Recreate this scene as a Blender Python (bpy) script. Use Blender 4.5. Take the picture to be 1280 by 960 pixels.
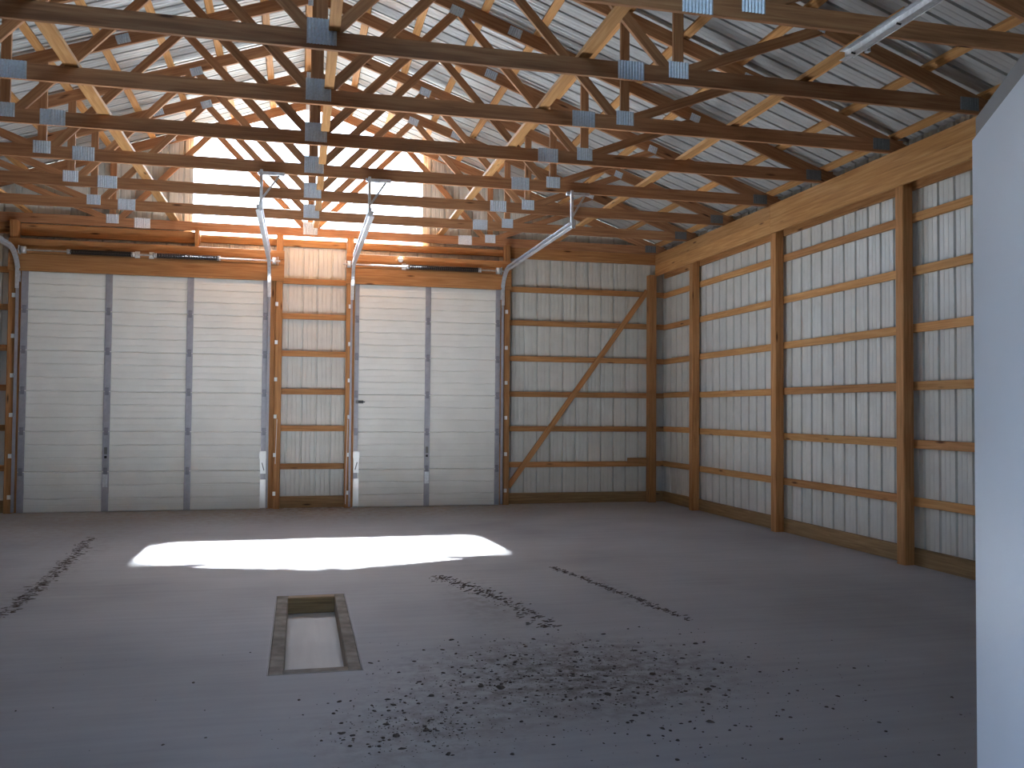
import bpy, bmesh, math, random
from mathutils import Vector, Matrix
random.seed(7)
S = bpy.context.scene
COL = S.collection
for o in list(bpy.data.objects):
    bpy.data.objects.remove(o)

# ------------------------------------------------------------------ camera
F_PX, YAW, PITCH, ROLL, EYE = 1110.5373, .2341, .0301, .0076, 1.4978 * 1.04
cam_d = bpy.data.cameras.new('camera')
cam_d.sensor_fit = 'HORIZONTAL'
cam_d.sensor_width = 36.0
cam_d.lens = 36.0 * F_PX / 1280.0
cam_d.clip_start, cam_d.clip_end = .02, 500
cam = bpy.data.objects.new('camera', cam_d)
COL.objects.link(cam)
fw = Vector((math.sin(YAW) * math.cos(PITCH), math.cos(YAW) * math.cos(PITCH), math.sin(PITCH)))
rt = Vector((math.cos(YAW), -math.sin(YAW), 0))
up = rt.cross(fw)
rt2 = math.cos(ROLL) * rt + math.sin(ROLL) * up
up2 = -math.sin(ROLL) * rt + math.cos(ROLL) * up
cam.matrix_world = Matrix(((rt2.x, up2.x, -fw.x, 0), (rt2.y, up2.y, -fw.y, 0), (rt2.z, up2.z, -fw.z, EYE), (0, 0, 0, 1)))
S.camera = cam

# ------------------------------------------------------------------ sky, sun, exposure
SUN_EL, SUN_AZ = math.atan(1.17), .04          # the sun stands over the far gable
SUN_POWER, SKY_POWER, EXPOSURE = 52.0, .32, 2.7
w = bpy.data.worlds.new('sky')
S.world = w
w.use_nodes = True
nt = w.node_tree
nt.nodes.clear()
sky = nt.nodes.new('ShaderNodeTexSky')
sky.sky_type = 'NISHITA'
sky.sun_disc = False
sky.sun_elevation = SUN_EL
sky.sun_rotation = 0.0
sky.air_density, sky.dust_density, sky.ozone_density = 1.0, 1.0, 1.5
bg = nt.nodes.new('ShaderNodeBackground')
bg.inputs['Strength'].default_value = SKY_POWER
wo = nt.nodes.new('ShaderNodeOutputWorld')
nt.links.new(sky.outputs[0], bg.inputs[0])
nt.links.new(bg.outputs[0], wo.inputs[0])
sd = bpy.data.lights.new('sun', 'SUN')
sd.energy = SUN_POWER
sd.angle = math.radians(3)
sd.color = (.93, .97, 1.0)
so = bpy.data.objects.new('sun', sd)
COL.objects.link(so)
so.location = (0, 30, 30)
sun_from = Vector((-SUN_AZ, 1, math.tan(SUN_EL))).normalized()
so.rotation_euler = sun_from.to_track_quat('Z', 'Y').to_euler()

S.view_settings.view_transform = 'Standard'
S.view_settings.look = 'None'
S.view_settings.exposure = EXPOSURE
S.view_settings.gamma = 1.0
S.view_settings.use_curve_mapping = False
S.cycles.max_bounces = 14
S.cycles.diffuse_bounces = 8
S.cycles.glossy_bounces = 5
S.cycles.transmission_bounces = 6
S.cycles.transparent_max_bounces = 12
S.cycles.sample_clamp_indirect = 12
S.cycles.use_denoising = True
S.cycles.use_guiding = True
S.cycles.use_light_tree = True
S.cycles.caustics_reflective = False
S.cycles.caustics_refractive = False


# ------------------------------------------------------------------ materials
def mat(name):
    m = bpy.data.materials.new(name)
    m.use_nodes = True
    t = m.node_tree
    return m, t, t.nodes['Principled BSDF'], t.nodes.new, t.links.new


def ramp(t, stops):
    r = t.nodes.new('ShaderNodeValToRGB')
    e = r.color_ramp.elements
    while len(e) < len(stops):
        e.new(.5)
    for i, (p, c) in enumerate(stops):
        e[i].position = p
        e[i].color = (*c, 1)
    return r


def wood(name, dark, mid, light, rough=.62, knots=True, var=.5):
    m, t, b, N, L = mat(name)
    tc = N('ShaderNodeTexCoord')
    oi = N('ShaderNodeObjectInfo')
    mp = N('ShaderNodeMapping')
    mp.inputs['Scale'].default_value = (.9, 18, 18)
    off = N('ShaderNodeVectorMath'); off.operation = 'SCALE'
    cmb = N('ShaderNodeCombineXYZ')
    L(oi.outputs['Random'], cmb.inputs[0]); L(oi.outputs['Random'], cmb.inputs[1])
    L(cmb.outputs[0], off.inputs[0]); off.inputs['Scale'].default_value = 37.0
    add = N('ShaderNodeVectorMath'); add.operation = 'ADD'
    L(tc.outputs['Object'], add.inputs[0]); L(off.outputs[0], add.inputs[1])
    L(add.outputs[0], mp.inputs[0])
    n1 = N('ShaderNodeTexNoise'); n1.inputs['Scale'].default_value = 2.2; n1.inputs['Detail'].default_value = 5
    n1.inputs['Distortion'].default_value = .6
    L(mp.outputs[0], n1.inputs[0])
    r = ramp(t, [(.3, dark), (.52, mid), (.72, light)])
    L(n1.outputs[0], r.inputs[0])
    col = r.outputs[0]
    if knots:
        mk = N('ShaderNodeMapping'); mk.inputs['Scale'].default_value = (1.1, 5.5, 5.5)
        L(add.outputs[0], mk.inputs[0])
        vo = N('ShaderNodeTexVoronoi'); vo.inputs['Scale'].default_value = 1.3
        L(mk.outputs[0], vo.inputs['Vector'])
        kr = ramp(t, [(.05, (1, 1, 1)), (.13, (0, 0, 0))])
        L(vo.outputs['Distance'], kr.inputs[0])
        mx = N('ShaderNodeMix'); mx.data_type = 'RGBA'
        L(kr.outputs[0], mx.inputs[0]); L(col, mx.inputs[6])
        mx.inputs[7].default_value = (dark[0] * .28, dark[1] * .22, dark[2] * .2, 1)
        col = mx.outputs[2]
    hs = N('ShaderNodeHueSaturation')
    mr = N('ShaderNodeMapRange')
    mr.inputs[3].default_value = 1 - var * .35; mr.inputs[4].default_value = 1 + var * .35
    L(oi.outputs['Random'], mr.inputs[0]); L(mr.outputs[0], hs.inputs['Value']); L(col, hs.inputs['Color'])
    L(hs.outputs[0], b.inputs['Base Color'])
    b.inputs['Roughness'].default_value = rough
    b.inputs['Specular IOR Level'].default_value = .25
    bp = N('ShaderNodeBump'); bp.inputs['Strength'].default_value = .12; bp.inputs['Distance'].default_value = .01
    L(n1.outputs[0], bp.inputs['Height']); L(bp.outputs[0], b.inputs['Normal'])
    return m


def plain(name, col, rough=.5, metal=0.0, nscale=8.0, amount=.12, spec=.5):
    m, t, b, N, L = mat(name)
    tc = N('ShaderNodeTexCoord')
    n = N('ShaderNodeTexNoise'); n.inputs['Scale'].default_value = nscale; n.inputs['Detail'].default_value = 4
    L(tc.outputs['Object'], n.inputs[0])
    lo = tuple(c * (1 - amount) for c in col); hi = tuple(min(1, c * (1 + amount)) for c in col)
    r = ramp(t, [(.3, lo), (.7, hi)])
    L(n.outputs[0], r.inputs[0]); L(r.outputs[0], b.inputs['Base Color'])
    b.inputs['Roughness'].default_value = rough
    b.inputs['Metallic'].default_value = metal
    b.inputs['Specular IOR Level'].default_value = spec
    return m


WOOD = wood('truss_pine', (.27, .125, .06), (.38, .185, .09), (.46, .25, .125))
WOODY = wood('framing_pine', (.41, .195, .07), (.52, .27, .10), (.61, .35, .15))
WOODP = wood('post_pine', (.30, .135, .05), (.42, .205, .08), (.50, .26, .11))
WOODT = wood('treated_pine', (.20, .125, .06), (.29, .185, .09), (.36, .24, .12))
STEEL = plain('siding_steel', (.60, .60, .565), .34, 0, 5, .05)
FRONTM = plain('brown_front_steel', (.10, .085, .07), .5, 0, 5, .1)
ROOFM = plain('roof_steel', (.45, .465, .47), .42, .2, 4, .06)
DOORW = plain('door_enamel', (.74, .745, .71), .45, 0, 3, .04)
GALV = plain('galvanized_steel', (.66, .68, .71), .36, .6, 30, .14)
STILE = plain('stile_steel', (.36, .36, .40), .5, .35, 14, .08)
PLATE = plain('nail_plate_steel', (.66, .76, .88), .36, .3, 60, .12)
PLATE_SHADED = plain('shaded_nail_plate', (.16, .165, .175), .55, .3, 60, .12)  # darker copy of the plate steel, shadow at the heels put into its colour
WHITEP = plain('white_enamel', (.66, .73, .84), .42, 0, 3, .02)
DARKM = plain('dark_edge_steel', (.16, .155, .15), .5, .2, 6, .1)
HINGE = plain('dull_hinge_steel', (.22, .22, .25), .5, .3, 20, .15)
BLACK = plain('black_spring_steel', (.018, .017, .017), .4, .3, 20, .2)
TAGW = plain('bright_steel', (.85, .86, .86), .3, .2, 10, .04)
DIRT = plain('dry_mud', (.09, .075, .065), .95, 0, 40, .3, .1)
GRAV = plain('dark_ground', (.06, .06, .055), .95, 0, 3, .25, .1)
RIM = plain('form_board', (.30, .265, .225), .85, 0, 9, .3, .2)


def concrete(name, base, with_stain_and_bounce):
    m, t, b, N, L = mat(name)
    tc = N('ShaderNodeTexCoord')
    n1 = N('ShaderNodeTexNoise'); n1.inputs['Scale'].default_value = .55; n1.inputs['Detail'].default_value = 6
    L(tc.outputs['Object'], n1.inputs[0])
    r1 = ramp(t, [(.3, tuple(c * .80 for c in base)), (.5, base), (.7, tuple(c * 1.14 for c in base))])
    L(n1.outputs[0], r1.inputs[0])
    mp = N('ShaderNodeMapping'); mp.inputs['Scale'].default_value = (.5, 7, 1)
    mp.inputs['Rotation'].default_value = (0, 0, .08)
    L(tc.outputs['Object'], mp.inputs[0])
    n2 = N('ShaderNodeTexNoise'); n2.inputs['Scale'].default_value = 2; n2.inputs['Detail'].default_value = 5
    L(mp.outputs[0], n2.inputs[0])
    r2 = ramp(t, [(.3, (.93, .93, .93)), (.7, (1.04, 1.04, 1.04))])
    L(n2.outputs[0], r2.inputs[0])
    mul = N('ShaderNodeMix'); mul.data_type = 'RGBA'; mul.blend_type = 'MULTIPLY'; mul.inputs[0].default_value = 1
    L(r1.outputs[0], mul.inputs[6]); L(r2.outputs[0], mul.inputs[7])
    n3 = N('ShaderNodeTexNoise'); n3.inputs['Scale'].default_value = 26; n3.inputs['Detail'].default_value = 3
    L(tc.outputs['Object'], n3.inputs[0])
    r3 = ramp(t, [(.68, (0, 0, 0)), (.76, (1, 1, 1))])
    L(n3.outputs[0], r3.inputs[0])
    col = mul.outputs[2]

    def blot(cx, cy, rx, ry, amount, colr):
        nonlocal col
        s = N('ShaderNodeMapping'); s.vector_type = 'TEXTURE'
        s.inputs['Location'].default_value = (cx, cy, 0); s.inputs['Scale'].default_value = (rx, ry, 1e4)
        L(tc.outputs['Object'], s.inputs[0])
        g = N('ShaderNodeTexGradient'); g.gradient_type = 'SPHERICAL'
        L(s.outputs[0], g.inputs[0])
        nn = N('ShaderNodeTexNoise'); nn.inputs['Scale'].default_value = 9; nn.inputs['Detail'].default_value = 7
        nn.inputs['Roughness'].default_value = .7
        L(tc.outputs['Object'], nn.inputs[0])
        rr = ramp(t, [(.42, (0, 0, 0)), (.66, (1, 1, 1))]); L(nn.outputs[0], rr.inputs[0])
        ml = N('ShaderNodeMath'); ml.operation = 'MULTIPLY'; L(g.outputs[0], ml.inputs[0]); L(rr.outputs[0], ml.inputs[1])
        m2 = N('ShaderNodeMath'); m2.operation = 'MULTIPLY'; m2.use_clamp = True; m2.inputs[1].default_value = amount
        L(ml.outputs[0], m2.inputs[0])
        mx = N('ShaderNodeMix'); mx.data_type = 'RGBA'; L(m2.outputs[0], mx.inputs[0]); L(col, mx.inputs[6])
        mx.inputs[7].default_value = (*colr, 1)
        col = mx.outputs[2]
    if with_stain_and_bounce:
        blot(1.55, 5.1, 1.35, 1.0, 1.7, (.12, .105, .10))       # trampled soil
        blot(.6, 4.35, .7, .6, 1.0, (.14, .125, .115))
        blot(.5, 14.6, 6.5, 2.6, 1.6, (.26, .215, .165))  # dusty brown by the back wall, with warm bounced light painted in
        blot(-3.0, 12.5, 3.0, 3.0, .8, (.27, .235, .19))
        blot(1.5, 7.2, .4, 1.3, .7, (.14, .125, .11))
        blot(2.7, 7.3, .25, 1.3, .5, (.14, .125, .11))
        blot(-2.2, 9, .25, 3.0, .7, (.13, .115, .10))
        blot(.2, 14.4, 1.0, .5, 1.2, (.11, .085, .06))
    mx = N('ShaderNodeMix'); mx.data_type = 'RGBA'
    m3 = N('ShaderNodeMath'); m3.operation = 'MULTIPLY'; m3.inputs[1].default_value = .22
    L(r3.outputs[0], m3.inputs[0]); L(m3.outputs[0], mx.inputs[0]); L(col, mx.inputs[6])
    mx.inputs[7].default_value = (base[0] * .45, base[1] * .42, base[2] * .4, 1)
    L(mx.outputs[2], b.inputs['Base Color'])
    b.inputs['Roughness'].default_value = .62
    b.inputs['Specular IOR Level'].default_value = .3
    bp = N('ShaderNodeBump'); bp.inputs['Strength'].default_value = .15; bp.inputs['Distance'].default_value = .004
    L(n3.outputs[0], bp.inputs['Height']); L(bp.outputs[0], b.inputs['Normal'])
    return m


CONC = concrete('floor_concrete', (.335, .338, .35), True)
CONC2 = concrete('pit_concrete', (.66, .65, .62), False)


def clear_panel():
    m = bpy.data.materials.new('clear_daylight_panel')
    m.use_nodes = True
    t = m.node_tree
    t.nodes.clear()
    o = t.nodes.new('ShaderNodeOutputMaterial')
    tr = t.nodes.new('ShaderNodeBsdfTransparent'); tr.inputs[0].default_value = (.93, .95, .96, 1)
    tl = t.nodes.new('ShaderNodeBsdfTranslucent'); tl.inputs[0].default_value = (.9, .93, .95, 1)
    gl = t.nodes.new('ShaderNodeBsdfGlossy'); gl.inputs['Roughness'].default_value = .15
    m1 = t.nodes.new('ShaderNodeMixShader'); m1.inputs[0].default_value = .03
    m2 = t.nodes.new('ShaderNodeMixShader'); m2.inputs[0].default_value = .05
    t.links.new(tr.outputs[0], m1.inputs[1]); t.links.new(tl.outputs[0], m1.inputs[2])
    t.links.new(m1.outputs[0], m2.inputs[1]); t.links.new(gl.outputs[0], m2.inputs[2])
    t.links.new(m2.outputs[0], o.inputs[0])
    return m


CLEAR = clear_panel()


# ------------------------------------------------------------------ helpers
def root(name, loc=(0, 0, 0), label=None, cat=None, group=None, kind=None):
    o = bpy.data.objects.new(name, None)
    o.empty_display_size = .1
    COL.objects.link(o)
    o.location = loc
    tag(o, label, cat, group, kind)
    return o


def tag(o, label=None, cat=None, group=None, kind=None):
    for k, v in (('label', label), ('category', cat), ('group', group), ('kind', kind)):
        if v:
            o[k] = v
    return o


def world_loc(o):
    v = Vector((0, 0, 0))
    while o:
        v += o.location
        o = o.parent
    return v


def link(name, me, parent=None, mtx=None, m=None):
    o = bpy.data.objects.new(name, me)
    COL.objects.link(o)
    if m and not me.materials:
        me.materials.append(m)
    if mtx is None:
        mtx = Matrix.Identity(4)
    if parent:
        o.parent = parent
        mtx = PARENT_INV(parent) @ mtx
    o.matrix_basis = mtx
    return o


def PARENT_INV(p):
    mt = Matrix.Identity(4)
    while p:
        mt = p.matrix_basis @ mt
        p = p.parent
    return mt.inverted()


BOX = {}


def box_mesh(l, t, wd, m):
    """box with its length on local X (0..l), thickness on Y and width on Z, both centred, edges slightly eased"""
    key = (round(l, 3), round(t, 4), round(wd, 4), m.name)
    if key in BOX:
        return BOX[key]
    bm = bmesh.new()
    bmesh.ops.create_cube(bm, size=1)
    for v in bm.verts:
        v.co = Vector(((v.co.x + .5) * l, v.co.y * t, v.co.z * wd))
    e = min(t, wd) * .07
    bmesh.ops.bevel(bm, geom=[ed for ed in bm.edges if abs(ed.verts[0].co.x - ed.verts[1].co.x) > l * .5], offset=e, segments=1, affect='EDGES')
    me = bpy.data.meshes.new('board')
    bm.to_mesh(me)
    bm.free()
    me.materials.append(m)
    BOX[key] = me
    return me


def board(name, p0, p1, wd, t, m, parent=None, upv=(0, 0, 1)):
    """straight piece from p0 to p1: wd measured along upv, t across it"""
    p0, p1 = Vector(p0), Vector(p1)
    ex = (p1 - p0)
    l = ex.length
    ex.normalize()
    u = Vector(upv)
    ez = (u - ex * u.dot(ex)).normalized()
    ey = ez.cross(ex)
    M = Matrix((ex, ey, ez)).transposed().to_4x4()
    M.translation = p0
    return link(name, box_mesh(l, t, wd, m), parent, M)


def block(name, lo, hi, m, parent=None):
    """axis-aligned block, length axis is its longest side"""
    lo, hi = Vector(lo), Vector(hi)
    d = hi - lo
    c = (lo + hi) / 2
    ax = max(range(3), key=lambda i: d[i])
    a, b = c.copy(), c.copy()
    a[ax], b[ax] = lo[ax], hi[ax]
    if ax == 2:
        return board(name, a, b, d.x, d.y, m, parent, (1, 0, 0))
    other = d.y if ax == 0 else d.x
    return board(name, a, b, d.z, other, m, parent)


def mesh_obj(name, bm, m, parent=None, smooth=False):
    me = bpy.data.meshes.new(name)
    bm.to_mesh(me)
    bm.free()
    if smooth:
        for p in me.polygons:
            p.use_smooth = True
    me.materials.append(m)
    return link(name, me, parent)


PITCH_R = .2286
PROF = [(0, 0), (.008, 1), (.028, 1), (.036, 0), (.086, 0), (.094, .12), (.104, .12), (.112, 0), (.152, 0), (.160, .12), (.170, .12), (.178, 0)]


def rib_columns(u0, u1, ph=0.0):
    us = [u0, u1]
    k0 = int((u0 - ph) / PITCH_R) - 2
    k1 = int((u1 - ph) / PITCH_R) + 2
    pts = []
    for k in range(k0, k1):
        for a, h in PROF:
            pts.append((ph + k * PITCH_R + a, h))
    pts.sort()

    def at(u):
        for (a, ha), (b, hb) in zip(pts, pts[1:]):
            if a <= u <= b:
                return ha + (hb - ha) * (u - a) / max(b - a, 1e-9)
        return 0
    return [(u0, at(u0))] + [q for q in pts if u0 + 1e-4 < q[0] < u1 - 1e-4] + [(u1, at(u1))]


def ribbed(name, u0, u1, fb, ft, place, m, parent, depth=.030, ph=0.0, brk=()):
    bm = bmesh.new()
    cols = rib_columns(u0, u1, ph)
    for b in brk:
        if u0 < b < u1:
            hs = [h for u, h in cols if u <= b]
            cols.append((b, hs[-1]))
    cols.sort()
    prev = None
    for u, h in cols:
        a = bm.verts.new(place(u, h * depth, fb(u)))
        c = bm.verts.new(place(u, h * depth, ft(u)))
        if prev:
            bm.faces.new((prev[0], a, c, prev[1]))
        prev = (a, c)
    return mesh_obj(name, bm, m, parent)


def sheet_run(name, u0, u1, fb, ft, place, m, parent, ph=0.0, width=.9144, brk=()):
    """a run of lapped steel sheets, each 0.914 m sheet an object"""
    k = math.floor((u0 - ph) / width)
    a = u0
    while a < u1 - 1e-4:
        k += 1
        b = min(u1, ph + k * width)
        if b - a > .01:
            ribbed(name, a, b, fb, ft, place, m, parent, ph=ph, brk=brk)
        a = b


const = lambda v: (lambda u: v)

# ------------------------------------------------------------------ layout numbers
XK = .1223                      # ridge line
W = 6.063                       # right-hand posts, inner face
WL = 2 * XK - W                 # left-hand posts, inner face
PX = W + .168                   # right-hand steel
PXL = 2 * XK - PX
YB = 14.575                     # back steel
YF = .49                        # front steel
HC = 4.311                      # truss underside
T0, DT = 6.863, 1.268           # first truss in view, truss spacing
SL = .349
LOW0 = HC + 2.078               # underside of the top chords at the ridge
ROOF0 = LOW0 + .190             # underside of the roof steel at the ridge
roof_z = lambda x, off=0.0: ROOF0 + off - SL * abs(x - XK)
GIRTS = (.655, 1.252, 1.842, 2.440, 3.040, 3.600)

# ------------------------------------------------------------------ floor, ground
bm = bmesh.new()
xs = [PXL - .05, -.168, .393, PX + .05]
ys = [YF - .2, 5.417, 7.688, YB + .1]
V = [[bm.verts.new((x, y, 0)) for x in xs] for y in ys]
for j in range(3):
    for i in range(3):
        if (i, j) != (1, 1):
            bm.faces.new((V[j][i], V[j][i + 1], V[j + 1][i + 1], V[j + 1][i]))
ext = bmesh.ops.extrude_face_region(bm, geom=bm.faces[:])
bmesh.ops.translate(bm, verts=[g for g in ext['geom'] if isinstance(g, bmesh.types.BMVert)], vec=(0, 0, -.25))
bmesh.ops.recalc_face_normals(bm, faces=bm.faces[:])
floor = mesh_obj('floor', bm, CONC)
tag(floor, 'grey poured concrete slab of the barn, dusty and muddied', None, None, 'structure')

bm = bmesh.new()
bmesh.ops.create_grid(bm, x_segments=4, y_segments=4, size=90)
bmesh.ops.translate(bm, verts=bm.verts[:], vec=(0, 5, -.27))
tag(mesh_obj('ground', bm, GRAV), 'dark bare ground outside the barn', None, None, 'structure')

# ------------------------------------------------------------------ back wall
wb = root('wall_back', (0, YB, 0), 'gable end wall of ribbed steel on pine framing', None, None, 'structure')
pb = lambda u, o, z: (u, YB + o, z)
top_b = lambda u: roof_z(u, .0)
OX0, OX1, OZ = -1.668, 1.925, 4.285
DOOR_L, DOOR_R = (-4.024, -.500), (.838, 3.224)
DH = 3.575
for a, b, z0, z1 in ((PXL, DOOR_L[0] + .05, -.02, None), (DOOR_L[1] - .05, DOOR_R[0] + .05, -.02, OZ), (DOOR_R[1] - .05, PX, -.02, None)):
    sheet_run('siding_sheet', a, b, const(z0), const(z1) if z1 else top_b, pb, STEEL, wb)
for a, b, z1 in ((DOOR_L[0] + .05, OX0, None), (OX0, DOOR_L[1] - .05, OZ), (DOOR_R[0] + .05, OX1, OZ), (OX1, DOOR_R[1] - .05, None)):
    sheet_run('siding_sheet', a, b, const(DH - .06), const(z1) if z1 else top_b, pb, STEEL, wb)

PF, PBK = 14.36, 14.515         # posts of the back wall, front and rear face
for x0, x1, zt in ((-4.190, -4.085, HC), (-.392, -.290, HC), (.700, .805, HC), (3.290, 3.385, HC), (5.865, 5.995, 3.93)):
    block('post', (x0, PF, 0), (x1, PBK, zt), WOODP, wb)
block('post', (PXL + .17, PF, 0), (PXL + .30, PBK, 3.93), WOODP, wb)
GY0, GY1 = 14.517, 14.555
for x0, x1 in ((PXL + .03, -4.12), (-.34, .75), (3.34, PX - .03)):
    for i, z in enumerate(GIRTS):
        dz = random.uniform(-.006, .006)
        block('girt', (x0, GY0, z - .045 + dz), (x1, GY1, z + .045 + dz), WOODP, wb)
    block('skirt_board', (x0, GY0 - .005, .0), (x1, GY1, .178), WOODT, wb)
block('girt', (5.52, GY0 - .038, GIRTS[0] + .015), (5.87, GY0, GIRTS[0] + .105), WOODP, wb)      # splice lapped on the lowest girt
# headers over the two doors, and the plate boards above them
for x0, x1 in ((-4.19, -.27), (.69, 3.395)):
    block('header_board', (x0, PF - .040, DH - .012), (x1, PF - .002, 3.822), WOODP, wb)
    block('header_board', (x0, PF - .026, 3.826), (x1, PF - .002, 3.900), WOODP, wb)
    block('header_board', (x0, PF - .040, 3.905), (x1, PF - .002, 4.040), WOODP, wb)
block('plate_board', (PXL + .05, GY0 - .01, 4.140), (-4.18, GY1, 4.320), WOODP, wb)
block('plate_board', (-4.08, GY0 - .01, 4.120), (OX0 + .12, GY1, 4.300), WOODP, wb)
block('plate_board', (OX0 + .13, GY0 - .01, 4.145), (.72, GY1, 4.262), WOODY, wb)
block('plate_board', (.73, GY0 - .01, 4.150), (3.30, GY1, 4.262), WOODP, wb)
block('plate_board', (3.37, GY0 - .01, 4.130), (PX - .05, GY1, 4.345), WOODP, wb)
block('stub_post', (OX0 + .055, PF + .03, 4.045), (OX0 + .115, GY0 - .012, HC), WOODP, wb)
board('diagonal_brace', (5.87, GY0 - .022, 3.665), (3.40, GY0 - .022, .285), .089, .036, WOODP, wb)

for x0, x1 in ((-4.088, -3.990), (-.535, -.394), (.807, .870), (3.190, 3.288)):
    block('jamb_board', (x0, 14.446, 0), (x1, YB - .002, DH + .02), WOODP, wb)
for x0, x1 in ((-3.99, -.535), (.87, 3.19)):
    block('head_board', (x0, 14.446, DH - .075), (x1, YB - .002, DH - .025), WOODP, wb)

# daylight panels in the gable
win = root('window_1', (XK, YB, OZ), 'clear ribbed daylight panels filling the middle of the far gable', 'window', None, 'structure')
sheet_run('clear_sheet', OX0, OX1, const(OZ), lambda u: roof_z(u, .0), pb, CLEAR, win, brk=(XK,))

# ------------------------------------------------------------------ right and left wall
Y_POSTS = [(13.066, 13.190), (10.530, 10.655), (7.985, 8.110), (5.448, 5.573), (2.912, 3.037)]


def side_wall(nm, sgn, label):
    px = PX if sgn > 0 else PXL
    wi = W if sgn > 0 else WL
    r = root(nm, (px, 7.5, 0), label, None, None, 'structure')
    X = lambda d: wi + sgn * d                     # d metres outward from the inner post face
    bx = lambda n, d0, d1, y0, y1, z0, z1, m: block(n, (min(X(d0), X(d1)), y0, z0), (max(X(d0), X(d1)), y1, z1), m, r)
    sheet_run('siding_sheet', YF, YB, const(-.02), const(roof_z(px, .012)), lambda u, o, z: (px + sgn * o, u, z), STEEL, r, ph=.1)
    for y0, y1 in Y_POSTS:
        bx('post', 0, .125, y0, y1, 0, 4.30, WOODP)
    stops = [YB - .03] + [(a + b) / 2 for a, b in Y_POSTS] + [YF + .03]
    for ya, yb in zip(stops, stops[1:]):
        for z in GIRTS:
            dz = random.uniform(-.008, .008)
            bx('girt', .127, .165, yb + .002, ya - .002, z - .045 + dz, z + .045 + dz, WOODY if random.random() < .6 else WOODP)
        bx('skirt_board', .120, .165, yb + .002, ya - .002, 0, .175, WOODT)
    for ya, yb in ((14.50, 10.592), (10.590, 5.512), (5.510, YF + .03)):
        bx('carrier_board', -.040, -.002, yb, ya, 3.930, 4.128, WOODY)
        bx('carrier_board', -.040, -.002, yb, ya, 4.130, 4.306, WOODY)
        bx('carrier_board', .127, .165, yb, ya, 3.895, 4.170, WOODP)
    return r


side_wall('wall_right', 1, 'right long wall of ribbed steel on posts and girts')
side_wall('wall_left', -1, 'left long wall of ribbed steel on posts and girts')

# ------------------------------------------------------------------ front wall with the walk doorway
wf = root('wall_front', (0, YF, 0), 'front end wall of ribbed steel around the walk doorway', None, None, 'structure')
pf = lambda u, o, z: (u, YF - o, z)
DX0, DX1, DZ = -.245, .705, 2.09
FX0, FX1 = XK - 1.600, XK + .457
sheet_run('siding_sheet', PXL, FX0, const(-.02), lambda u: roof_z(u), pf, FRONTM, wf)
sheet_run('siding_sheet', FX0, DX0, const(-.02), const(OZ), pf, FRONTM, wf)
sheet_run('siding_sheet', DX0, DX1, const(DZ), const(OZ), pf, FRONTM, wf)
sheet_run('siding_sheet', DX1, FX1, const(-.02), const(OZ), pf, FRONTM, wf)
sheet_run('siding_sheet', FX1, PX, const(-.02), lambda u: roof_z(u), pf, FRONTM, wf)
win2 = root('window_2', (XK, YF, OZ), 'clear ribbed daylight panels filling the middle of the front gable', 'window', None, 'structure')
sheet_run('clear_sheet', FX0, FX1, const(OZ), lambda u: roof_z(u), pf, CLEAR, win2, brk=(XK,))
tr = root('trim_1', (.23, YF - .1, 0), 'wooden frame of the walk doorway', None, None, 'structure')
block('jamb_board', (DX0 - .005, YF - .12, 0), (DX0 + .030, YF - .022, DZ), WOODY, tr)
block('jamb_board', (DX1 - .012, YF - .12, 0), (DX1 + .030, YF - .022, DZ), WOODY, tr)
block('head_board', (DX0 - .005, YF - .12, DZ), (DX1 + .03, YF - .022, DZ + .038), WOODY, tr)

# ------------------------------------------------------------------ roof: sheets and purlins
ce = root('ceiling', (XK, 7.5, ROOF0), 'open steel roof on wooden purlins', None, None, 'structure')
R_PURL = (5.960, 5.365, 4.770, 4.175, 3.580, 2.985, 2.390, 1.795, 1.200, .605, .085)
EAVE = 6.42
for s in (1, -1):
    sheet_run('roof_sheet', YF - .12, YB + .12, const(.0), const(EAVE), lambda u, o, v, s=s: (XK + s * v, u, ROOF0 + o * 1.35 - SL * v), ROOFM, ce, ph=.07)
    n_seg = 9
    for k in range(-5, 7):
        y0 = T0 + k * DT + .019
        y1 = y0 + DT
        if k == 6:
            y1 = YB - .01
        y0 = max(y0, YF + .02)
        for xr in R_PURL:
            jy = random.uniform(-.002, .002)
            nrm = Vector((s * SL, 0, 1)).normalized()
            c = Vector((XK + s * xr, 0, roof_z(XK + s * xr))) - nrm * .021
            board('purlin', (c.x, y0 + .001, c.z), (c.x, y1 - .001, c.z), .038, .089, WOODY, ce, tuple(nrm))
for s in (1, -1):
    xe = XK + s * (PX - XK + .055)
    board('eave_board', (xe, YF - .1, 4.30), (xe, YB + .1, 4.30), .27, .036, WOODP, ce)
bm = bmesh.new()
for s in (1, -1):
    q = [bm.verts.new((XK + s * x, y, ROOF0 + .03 - SL * x)) for x, y in ((0, YF - .12), (.25, YF - .12), (.25, YB + .12), (0, YB + .12))]
    bm.faces.new(q)
mesh_obj('ridge_cap', bm, ROOFM, ce)


# ------------------------------------------------------------------ trusses
def plate_mesh(wd, ht):
    bm = bmesh.new()
    n = max(5, int(wd / .024))
    prev = None
    for i in range(2 * n + 1):
        x = -wd / 2 + wd * i / (2 * n)
        y = -.0095 if i % 2 else -.001
        a, b = bm.verts.new((x, y, -ht / 2)), bm.verts.new((x, y, ht / 2))
        if prev:
            bm.faces.new((prev[0], a, b, prev[1]))
        prev = (a, b)
    me = bpy.data.meshes.new('nail_plate')
    bm.to_mesh(me)
    bm.free()
    me.materials.append(PLATE)
    return me


def shaded(me):
    me = me.copy()
    me.materials[0] = PLATE_SHADED
    return me


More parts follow.
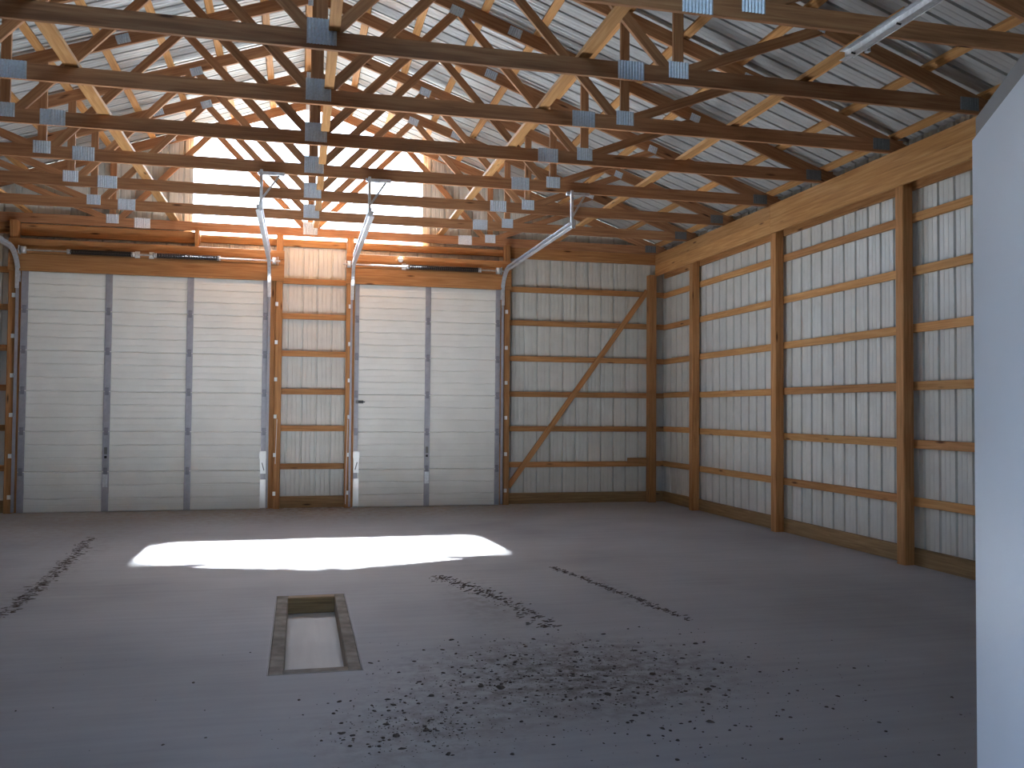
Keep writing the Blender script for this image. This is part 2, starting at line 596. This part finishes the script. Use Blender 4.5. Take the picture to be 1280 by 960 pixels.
PL = {k: plate_mesh(*k) for k in ((.225, .200), (.230, .155), (.180, .140), (.150, .105), (.200, .120), (.120, .090), (.190, .150))}
PL_HEEL = shaded(PL[(.200, .120)])
zlow = lambda x: 2.078 - SL * abs(x)


def make_truss(label):
    t = root('roof_truss', (XK, 0, HC), label, 'truss')
    P = lambda x, z, y=.019: (XK + x, y, HC + z)
    upz = (0, 0, 1)
    board('bottom_chord', P(-6.06, .07), P(6.06, .07), .140, .038, WOOD, t)
    for s in (1, -1):
        a = math.atan(SL)
        board('top_chord', P(0, zlow(0) + .0745), P(s * 6.16, zlow(6.16) + .0745), .140, .0385, WOOD, t)
        perp = lambda p, q: None
        def web(x0, z0, x1, z1, wd=.089):
            board('web', P(s * x0, z0), P(s * x1, z1), wd, .0365, WOOD, t, (0, 0, 1) if abs(x1 - x0) > .02 else (1, 0, 0))
        web(.075, .13, 1.475, 1.575)
        web(1.50, 1.565, 2.86, .095)
        web(2.935, .135, 2.935, zlow(2.935) + .02)
        web(3.02, .125, 4.30, .62)
        for x, z, k, rot in ((2.51, .075, (.230, .155), 0), (2.935, .118, (.180, .140), 0), (1.475, 1.575, (.150, .105), a), (2.125, zlow(2.125) + .075, (.150, .105), a),
                             (4.27, zlow(4.27) + .05, (.120, .090), a), (5.80, .085, (.200, .120), 0)):
            M = Matrix.Translation(Vector(P(s * x, z, 0))) @ Matrix.Rotation(s * rot, 4, 'Y')
            link('nail_plate', PL[k] if k != (.200, .120) else PL_HEEL, t, M)
    board('king_post', P(0, .135), P(0, 2.08), .089, .0365, WOOD, t, (1, 0, 0))
    link('nail_plate', PL[(.225, .200)], t, Matrix.Translation(Vector(P(0, .130, 0))))
    link('nail_plate', PL[(.190, .150)], t, Matrix.Translation(Vector(P(0, 2.10, 0))))
    return t


TR_LABELS = [
    'timber roof truss closest to the doorway, its chord cutting the top right corner',
    'second timber roof truss from the doorway, its chord crossing the whole top of view',
    'third timber roof truss from the doorway',
    'fourth timber roof truss from the doorway, just before the chord that carries the track hangers',
    'fifth timber roof truss from the doorway, carrying the steel hangers of the door tracks',
    'third timber roof truss from the far gable',
    'second timber roof truss from the far gable',
    'timber roof truss nearest the far gable, just above the door headers',
]


def copy_tree(o, parent=None):
    c = o.copy()
    COL.objects.link(c)
    c.parent = parent
    for ch in o.children:
        copy_tree(ch, c)
    return c


t0 = make_truss(TR_LABELS[0])
bpy.context.view_layer.update()
trs = [t0] + [copy_tree(t0) for _ in range(7)]
for i, t in enumerate(trs):
    t.location = (XK, T0 + (i - 1) * DT, HC)
    t['label'] = TR_LABELS[i]
    t['group'] = 'roof trusses'

# long boards laid on the chords to tie the trusses together
for x, lab, wd in ((2.10, 'pale long brace board lying on the truss chords right of the middle', .10),
                   (-2.05, 'pale long brace board lying on the truss chords left of the middle', .12),
                   (4.11, 'pale long brace board lying on the truss chords near the right wall', .14),
                   (-4.11, 'pale long brace board lying on the truss chords near the left wall', .14)):
    r = root('truss_brace', (XK + x, 6, HC + .142), lab, 'brace', 'long truss braces')
    for k, (ya, yb) in enumerate(((T0 - DT - .1, T0 + 2 * DT + .15), (T0 + 2 * DT - .1 + .26, T0 + 6 * DT + .1))):
        board('brace_board', (XK + x, ya, HC + .141 + .020), (XK + x, yb, HC + .141 + .020), .038, wd if abs(x) < 3 else .089, WOODY, r)
r = root('truss_brace', (XK + .085, 6, HC + .142), 'long brace board running along the right side of the king posts', 'brace', 'long truss braces')
board('brace_board', (XK + .094, T0 - DT - .1, HC + .142 + .020), (XK + .094, T0 + 6 * DT + .1, HC + .142 + .020), .038, .085, WOODY, r)


# ------------------------------------------------------------------ sectional doors
def section_mesh(x0, x1, h):
    bm = bmesh.new()
    pr = [(0, .020), (.012, .001)]
    n = 3
    for i in range(1, n):
        z = h * i / n
        pr += [(z - .011, .0), (z - .006, .015), (z + .005, .015), (z + .011, .0)]
        # faint flute in the middle of each band
    for i in range(n):
        z = h * (i + .5) / n
        pr += [(z - .012, .0), (z, .003), (z + .012, .0)]
    pr += [(h - .012, .001), (h, .020)]
    pr.sort()
    front = [[bm.verts.new((x, y, z)) for z, y in pr] for x in (x0, x1)]
    for i in range(len(pr) - 1):
        bm.faces.new((front[0][i], front[1][i], front[1][i + 1], front[0][i + 1]))
    bk = [[bm.verts.new((x, .045, z)) for z in (0, h)] for x in (x0, x1)]
    bm.faces.new((bk[0][0], bk[0][1], bk[1][1], bk[1][0]))
    bm.faces.new((front[0][0], bk[0][0], bk[1][0], front[1][0]))
    bm.faces.new((front[0][-1], front[1][-1], bk[1][1], bk[0][1]))
    for e in (0, 1):
        f = [v for v in front[e]] + [bk[e][1], bk[e][0]]
        bm.faces.new(f if e == 0 else f[::-1])
    bmesh.ops.recalc_face_normals(bm, faces=bm.faces[:])
    return bm


SEC = .6003
DY = 14.395


def sectional(nm, x0, x1, stiles, label):
    d = root(nm, ((x0 + x1) / 2, DY, 0), label, 'door', None, 'structure')
    for i in range(6):
        h = SEC if i < 5 else DH - 5 * SEC
        bm = section_mesh(x0, x1, h)
        bmesh.ops.translate(bm, verts=bm.verts[:], vec=(0, DY, i * SEC))
        s = mesh_obj('door_section', bm, DOORW, d)
        for j, (a, b) in enumerate(stiles):
            block('stile', (a, DY - .016, i * SEC + .008), (b, DY - .0005, i * SEC + h - .008), STILE, s)
            if i:
                c = (a + b) / 2
                block('hinge', (c - .028, DY - .022, i * SEC - .055), (c + .028, DY - .0165, i * SEC + .060), HINGE, s)
    return d


d1 = sectional('door_1', DOOR_L[0], DOOR_L[1], ((-4.020, -3.928), (-2.868, -2.772), (-1.705, -1.612), (-.583, -.504)), 'wide closed white sectional door on the left')
d2 = sectional('door_2', DOOR_R[0], DOOR_R[1], ((.842, .905), (1.972, 2.060), (3.143, 3.220)), 'narrower closed white sectional door on the right')


def door_fittings(d, xe, s, xm):
    """bright corner bracket with lift handle at the door edge xe (s = +1 the jamb is on +X) and fittings on the middle stile"""
    a, b = sorted((xe, xe - s * .085))
    block('corner_bracket', (a, DY - .030, .02), (b, DY - .023, .46), TAGW, d)
    block('corner_bracket', (a, DY - .030, .55), (b, DY - .023, .90), TAGW, d)
    c = xe - s * .045
    board('lift_handle', (c + s * .02, DY - .045, .60), (c - s * .012, DY - .038, .72), .020, .012, DARKM, d, (0, 1, 0))
    block('handle_box', (c - .055, DY - .050, .785), (c + .050, DY - .031, .890), TAGW, d)
    for xx in xm:
        block('latch_plate', (xx - .022, DY - .0235, .86), (xx + .022, DY - .0165, .965), DARKM, d)
        block('latch_plate', (xx - .018, DY - .0235, .80), (xx + .018, DY - .0165, .835), BLACK, d)
        block('lift_plate', (xx - .035, DY - .0235, .37), (xx + .035, DY - .0165, .56), GALV, d)


door_fittings(d1, -.504, 1, (-2.82,))
door_fittings(d2, .842, -1, (2.016,))
block('slide_lock', (.865, DY - .032, 1.655), (.985, DY - .017, 1.705), DARKM, d2)
block('lock_bolt', (.905, DY - .042, 1.672), (1.010, DY - .033, 1.688), BLACK, d2)


# ------------------------------------------------------------------ door tracks
def sweep_channel(path, wd, dp, th, side):
    """C-channel swept along a path lying in a plane x = const; the open side faces side*X"""
    bm = bmesh.new()
    rings = []
    n = len(path)
    for i, p in enumerate(path):
        p = Vector(p)
        tn = (Vector(path[min(i + 1, n - 1)]) - Vector(path[max(i - 1, 0)])).normalized()
        nr = Vector((1, 0, 0)).cross(tn)
        q = [(0, -wd / 2), (0, wd / 2), (dp, wd / 2), (dp, wd / 2 - th), (th, wd / 2 - th), (th, -wd / 2 + th), (dp, -wd / 2 + th), (dp, -wd / 2)]
        rings.append([bm.verts.new(p + Vector((side * a, 0, 0)) + nr * b) for a, b in q])
    for r0, r1 in zip(rings, rings[1:]):
        for i in range(8):
            bm.faces.new((r0[i], r0[(i + 1) % 8], r1[(i + 1) % 8], r1[i]))
    bm.faces.new(rings[0]); bm.faces.new(rings[-1][::-1])
    bmesh.ops.recalc_face_normals(bm, faces=bm.faces[:])
    return bm


def door_track(x, side, jamb, label, end=10.48, zt=3.86):
    """side: where the door is; jamb: x of the post face it is bolted to"""
    t = root('door_track', (x, 14.34, 0), label, 'track', 'overhead door tracks')
    yv = 14.335
    mesh_obj('vertical_track', sweep_channel([(x, yv, .02), (x, yv, 3.40)], .055, .030, .004, side), STILE, t)
    R = zt - 3.40
    arc = [(x, yv - R + R * math.cos(a), 3.40 + R * math.sin(a)) for a in [math.pi / 2 * i / 12 for i in range(13)]]
    mesh_obj('curved_track', sweep_channel(arc, .062, .050, .004, side), GALV, t)
    mesh_obj('horizontal_track', sweep_channel([(x, yv - R, zt), (x, end, zt)], .066, .055, .004, side), GALV, t)
    fa, fb = sorted((x - side * .006, x + side * .046))
    block('flag_bracket', (fa, yv - .052, 3.30), (fb, yv - .044, 3.62), GALV, t)
    xo = x - side * .012
    block('stiffener_angle', (min(x, xo) - .0, end + .3, zt + .032), (max(x, xo) + .0, yv - R - .2, zt + .072), GALV, t)
    for z in (.24, .84, 1.44, 2.02, 2.60, 3.20):
        xa, xb = sorted((jamb + side * .004, jamb - side * .040))
        block('track_bracket', (xa, yv - .012, z - .03), (xb, PF - .001, z + .03), TAGW, t)
    block('hanger_angle', (x - .016, end + .045, zt + .02), (x + .016, end + .078, HC - .001), GALV, t)
    block('hanger_angle', (x - .04, T0 + 3 * DT - .045, HC - .036), (x + .26, T0 + 3 * DT - .004, HC + .004), GALV, t)
    board('hanger_strap', (x + .20, T0 + 3 * DT - .030, HC - .03), (x + .01, end + .075, zt + .12), .024, .006, GALV, t)
    block('end_plate', (x - .022, end - .012, zt - .035), (x + .022, end, zt + .07), GALV, t)
    return t


door_track(-4.075, 1, -4.09, 'galvanized door track at the left jamb of the wide door')
door_track(-.468, -1, -.392, 'galvanized door track at the right jamb of the wide door')
door_track(.765, 1, .775, 'galvanized door track at the left jamb of the narrow door')
door_track(3.265, -1, 3.30, 'galvanized door track at the right jamb of the narrow door, hung by one bright angle')


# ------------------------------------------------------------------ torsion spring shafts
def tube(p0, p1, r, seg=10):
    bm = bmesh.new()
    p0, p1 = Vector(p0), Vector(p1)
    bmesh.ops.create_cone(bm, cap_ends=True, segments=seg, radius1=r, radius2=r, depth=(p1 - p0).length)
    q = (p1 - p0).to_track_quat('Z', 'Y').to_matrix().to_4x4()
    q.translation = (p0 + p1) / 2
    bmesh.ops.transform(bm, matrix=q, verts=bm.verts[:])
    return bm


mesh_obj('pull_rope', tube((-.345, PF - .012, 1.40), (-.362, PF - .012, .70), .004, 6), TAGW, d1)
mesh_obj('pull_rope', tube((.742, PF - .012, 1.40), (.722, PF - .012, .06), .004, 6), TAGW, d2)


def coil(x0, x1, y, z, r, turns):
    bm = bmesh.new()
    n = turns * 8
    k = 5
    rings = []
    wr = (x1 - x0) / turns * .46
    for i in range(n + 1):
        a = 2 * math.pi * i / 8
        c = Vector((x0 + (x1 - x0) * i / n, y + r * math.cos(a), z + r * math.sin(a)))
        rad = Vector((0, math.cos(a), math.sin(a)))
        rings.append([bm.verts.new(c + rad * wr * math.cos(2 * math.pi * j / k) + Vector((1, 0, 0)) * wr * math.sin(2 * math.pi * j / k)) for j in range(k)])
    for r0, r1 in zip(rings, rings[1:]):
        for j in range(k):
            bm.faces.new((r0[j], r0[(j + 1) % k], r1[(j + 1) % k], r1[j]))
    bmesh.ops.recalc_face_normals(bm, faces=bm.faces[:])
    return bm


SY, SZ = 14.255, 3.862


def spring_shaft(x0, x1, springs, plates, label, bright=None):
    t = root('torsion_spring_shaft', ((x0 + x1) / 2, SY, SZ), label, 'spring shaft', 'torsion spring shafts')
    mesh_obj('shaft', tube((x0, SY, SZ), (x1, SY, SZ), .013), GALV, t, True)
    for a, b in springs:
        mesh_obj('coil_spring', coil(a, b, SY, SZ, .031, int((b - a) / .022)), BLACK, t, True)
        for e in (a, b):
            mesh_obj('winding_cone', tube((e - .025, SY, SZ), (e + .025, SY, SZ), .038), GALV, t, True)
    for e, s in ((x0 + .09, 1), (x1 - .09, -1)):
        mesh_obj('cable_drum', tube((e - .03, SY, SZ), (e + .03, SY, SZ), .055, 16), GALV, t, True)
        block('bearing_plate', (e - s * .055 - .004, SY - .045, SZ - .06), (e - s * .055 + .004, PF - .041, SZ + .06), GALV, t)
    for c in plates:
        block('centre_plate', (c - .035, SY + .032, SZ - .045), (c + .035, SY + .040, SZ + .055), TAGW, t)
        block('centre_plate', (c - .004, SY - .03, SZ - .03), (c + .004, PF - .041, SZ + .03), TAGW, t)
    return t


spring_shaft(-4.06, -.33, ((-3.36, -2.47), (-2.16, -1.24)), (-2.415, -2.215), 'steel shaft with two black torsion springs over the wide door')
spring_shaft(.64, 3.24, ((1.66, 2.84),), (1.60,), 'steel shaft with one black torsion spring over the narrow door')
lp = root('plate_ball', (1.545, 14.25, 3.97), 'small white ball added for a lit bearing plate on the header of the narrow door', 'fitting')  # added ball standing in for a bearing plate that catches the light
bm = bmesh.new(); bmesh.ops.create_uvsphere(bm, u_segments=14, v_segments=10, radius=.042)
bmesh.ops.translate(bm, verts=bm.verts[:], vec=(1.545, 14.262, 3.972))
mesh_obj('ball', bm, TAGW, lp, True)
mesh_obj('holder', tube((1.545, 14.30, 3.972), (1.545, PF - .041, 3.972), .030, 12), TAGW, lp, True)

# ------------------------------------------------------------------ track hanging over the right front
ft = root('hanging_track', (3.93, 5.1, 4.2), 'galvanized track with slotted angle hanging below the nearest chords, top right', 'track')
bm = sweep_channel([(3.96, 5.86, 4.245), (3.96, 2.2, 4.245)], .075, .05, .004, -1)
mesh_obj('channel', bm, GALV, ft)
block('slotted_angle', (3.985, 2.2, 4.215), (3.990, 5.80, 4.262), GALV, ft)
for i in range(14):
    y = 5.70 - i * .17
    for dz in (0,):
        mesh_obj('bolt', tube((3.905, y, 4.2075), (3.935, y, 4.2075 - .004), .008, 8), BLACK, ft) if i % 3 == 0 else None
block('hanger_angle', (3.99, T0 - DT + .04, 4.20), (4.02, T0 - DT + .075, HC + .10), GALV, ft)

# ------------------------------------------------------------------ open walk door at the right
hx, hy = .668, .480
fx, fy = 1.120, 1.293
dv = Vector((fx - hx, fy - hy, 0)).normalized()
nv = Vector((dv.y, -dv.x, 0))
dr = root('door_3', (hx, hy, 0), 'white steel walk door standing open at the right edge', 'door', None, 'structure')
A, B = Vector((hx, hy, 0)), Vector((fx, fy, 0))
bm = bmesh.new()
pts = [A, B, B + nv * .044, A + nv * .044]
lo = [bm.verts.new(p + Vector((0, 0, .012))) for p in pts]
hi = [bm.verts.new(p + Vector((0, 0, 2.03))) for p in pts]
bm.faces.new(lo[::-1]); bm.faces.new(hi)
for i in range(4):
    bm.faces.new((lo[i], lo[(i + 1) % 4], hi[(i + 1) % 4], hi[i]))
bmesh.ops.recalc_face_normals(bm, faces=bm.faces[:])
bmesh.ops.bevel(bm, geom=bm.edges[:], offset=.0015, segments=2, affect='EDGES')
mesh_obj('door_leaf', bm, WHITEP, dr)
board('top_channel', A + nv * .024 + Vector((0, 0, 2.050)), B + nv * .024 + Vector((0, 0, 2.050)), .040, .036, DARKM, dr)
for z in (.3, 1.05, 1.8):
    mesh_obj('hinge', tube(A + nv * .05 + Vector((0, 0, z - .05)), A + nv * .05 + Vector((0, 0, z + .05)), .008), GALV, dr)

# ------------------------------------------------------------------ shallow pit in the floor
pit = root('floor_pit', (.11, 6.55, -.13), 'shallow rectangular pit in the floor with board rim and pale concrete bottom', 'pit')
block('pit_bottom', (-.155, 5.43, -.20), (.380, 7.675, -.130), CONC2, pit)
block('rim_board', (-.160, 5.425, -.129), (-.072, 7.680, .003), RIM, pit)
block('rim_board', (.304, 5.425, -.129), (.385, 7.680, .003), RIM, pit)
block('rim_board', (-.0715, 5.425, -.129), (.3035, 5.520, .002), RIM, pit)
block('rim_board', (-.0715, 7.585, -.129), (.3035, 7.680, .002), WOODT, pit)
for z in (-.085, -.045):
    block('rim_strip', (-.0715, 7.578, z - .010), (.3035, 7.585, z + .004), WOODT, pit)
for x0, y0, x1, y1 in ((-.168, 5.417, -.161, 7.688), (.386, 5.417, .393, 7.688), (-.160, 5.417, .385, 5.424), (-.160, 7.681, .385, 7.688)):
    block('joint_strip', (x0, y0, -.12), (x1, y1, .0015), DARKM, pit)


# ------------------------------------------------------------------ mud on the floor
def lump(bm, x, y, r, flat, stretch=1.0, ang=0.0):
    c, s = math.cos(ang), math.sin(ang)
    n = 6
    top = bm.verts.new((x + random.uniform(-.2, .2) * r, y + random.uniform(-.2, .2) * r, r * flat + .001))
    ring, mid = [], []
    for i in range(n):
        a = 2 * math.pi * (i + random.uniform(-.25, .25)) / n
        q = r * random.uniform(.75, 1.2)
        u, v = q * math.cos(a) * stretch, q * math.sin(a)
        ring.append(bm.verts.new((x + u * c - v * s, y + u * s + v * c, .0005)))
        u, v = u * .7, v * .7
        mid.append(bm.verts.new((x + u * c - v * s, y + u * s + v * c, r * flat * random.uniform(.55, .9) + .001)))
    for i in range(n):
        j = (i + 1) % n
        bm.faces.new((ring[i], ring[j], mid[j], mid[i]))
        bm.faces.new((mid[i], mid[j], top))


def in_pit(x, y, m=.03):
    return -.17 - m < x < .39 + m and 5.42 - m < y < 7.69 + m


def along(path, u):
    n = len(path) - 1
    i = min(int(u * n), n - 1)
    f = u * n - i
    a, b = Vector((*path[i], 0)), Vector((*path[i + 1], 0))
    return a.lerp(b, f), (b - a).normalized()


TRACKS = (
    ('left', ((-2.42, 11.6), (-2.30, 10.4), (-2.22, 9.3), (-2.17, 8.3), (-2.14, 7.3)), .075, 420, 'dark tread mud left by a tyre along the left side'),
    ('middle', ((1.25, 8.35), (1.42, 7.9), (1.56, 7.5), (1.70, 6.95), (1.77, 6.2)), .11, 330, 'tread mud curving from right of the pit towards the camera'),
    ('right', ((2.47, 8.6), (2.60, 7.9), (2.69, 7.35), (2.78, 6.8), (2.86, 6.2)), .045, 300, 'thin tread mud line right of the other tyre marks'),
)
for nm, path, half, n, lab in TRACKS:
    bm = bmesh.new()
    for _ in range(n):
        u = random.random()
        p, d = along(path, u)
        sd_ = Vector((-d.y, d.x, 0))
        q = p + sd_ * max(-1.3, min(1.3, random.gauss(0, .5))) * half
        lump(bm, q.x, q.y, random.uniform(.003, .0095) * (.7 + .6 * random.random()), .35, random.uniform(1.2, 4.2), math.atan2(sd_.y, sd_.x) + random.gauss(.25, .22))
    tag(mesh_obj('tyre_mud', bm, DIRT), lab, 'mud', 'tyre marks', 'stuff')

bm = bmesh.new()
cnt = 0
while cnt < 2200:
    c = random.random()
    if c < .55:
        x, y = random.gauss(1.55, .55), random.gauss(5.05, .42)
    elif c < .72:
        x, y = random.gauss(.55, .25), random.gauss(4.4, .22)
    elif c < .96:
        x, y = random.gauss(2.1, .7), random.gauss(4.7, .7)
    else:
        x, y = random.uniform(-1.7, 3.3), random.uniform(3.6, 6.1)
    if in_pit(x, y) or y < 2.5 or y > 6.15:
        continue
    lump(bm, x, y, .0022 + .0095 * random.random() ** 5, .45, random.uniform(1, 1.9), random.uniform(0, 3.1))
    cnt += 1
tag(mesh_obj('soil_crumbs', bm, DIRT), 'scattered dark soil crumbs on the slab right of the pit', 'soil', None, 'stuff')

CLODS = (
    (2.25, 4.64, .021, 'dark soil clod alone at the right end of the scattered soil'),
    (1.12, 4.92, .024, 'biggest dark soil clod, in the left half of the scattered soil'),
    (1.02, 4.97, .019, 'dark soil clod close on the left of the biggest clod'),
    (1.67, 4.68, .020, 'dark soil clod on the near edge of the soil, about its middle'),
    (.72, 4.86, .017, 'dark soil clod at the left edge of the scattered soil, nearest the pit'),
    (2.06, 4.98, .021, 'flat brown soil clod in the right half of the scattered soil'),
    (2.03, 4.16, .017, 'dark soil clod at the near right, closest to the open white door'),
    (.47, 4.30, .020, 'leftmost dark soil clod, in the small dark patch before the pit'),
    (.62, 4.34, .016, 'dark soil clod right of the leftmost clod before the pit'),
    (1.02, 6.00, .015, 'dark soil clod between the pit and the end of the middle tyre mark'),
    (1.76, 5.54, .016, 'dark soil clod just short of the end of the middle tyre mark'),
    (2.61, 5.57, .015, 'dark soil clod just short of the end of the right tyre mark'),
)
for x, y, rr, lab in CLODS:
    bm = bmesh.new()
    lump(bm, 0, 0, rr, .5, random.uniform(1, 1.6), random.uniform(0, 3))
    o = mesh_obj('soil_clod', bm, DIRT)
    o.location = (x, y, 0)
    tag(o, lab, 'clod', 'soil clods on the floor')
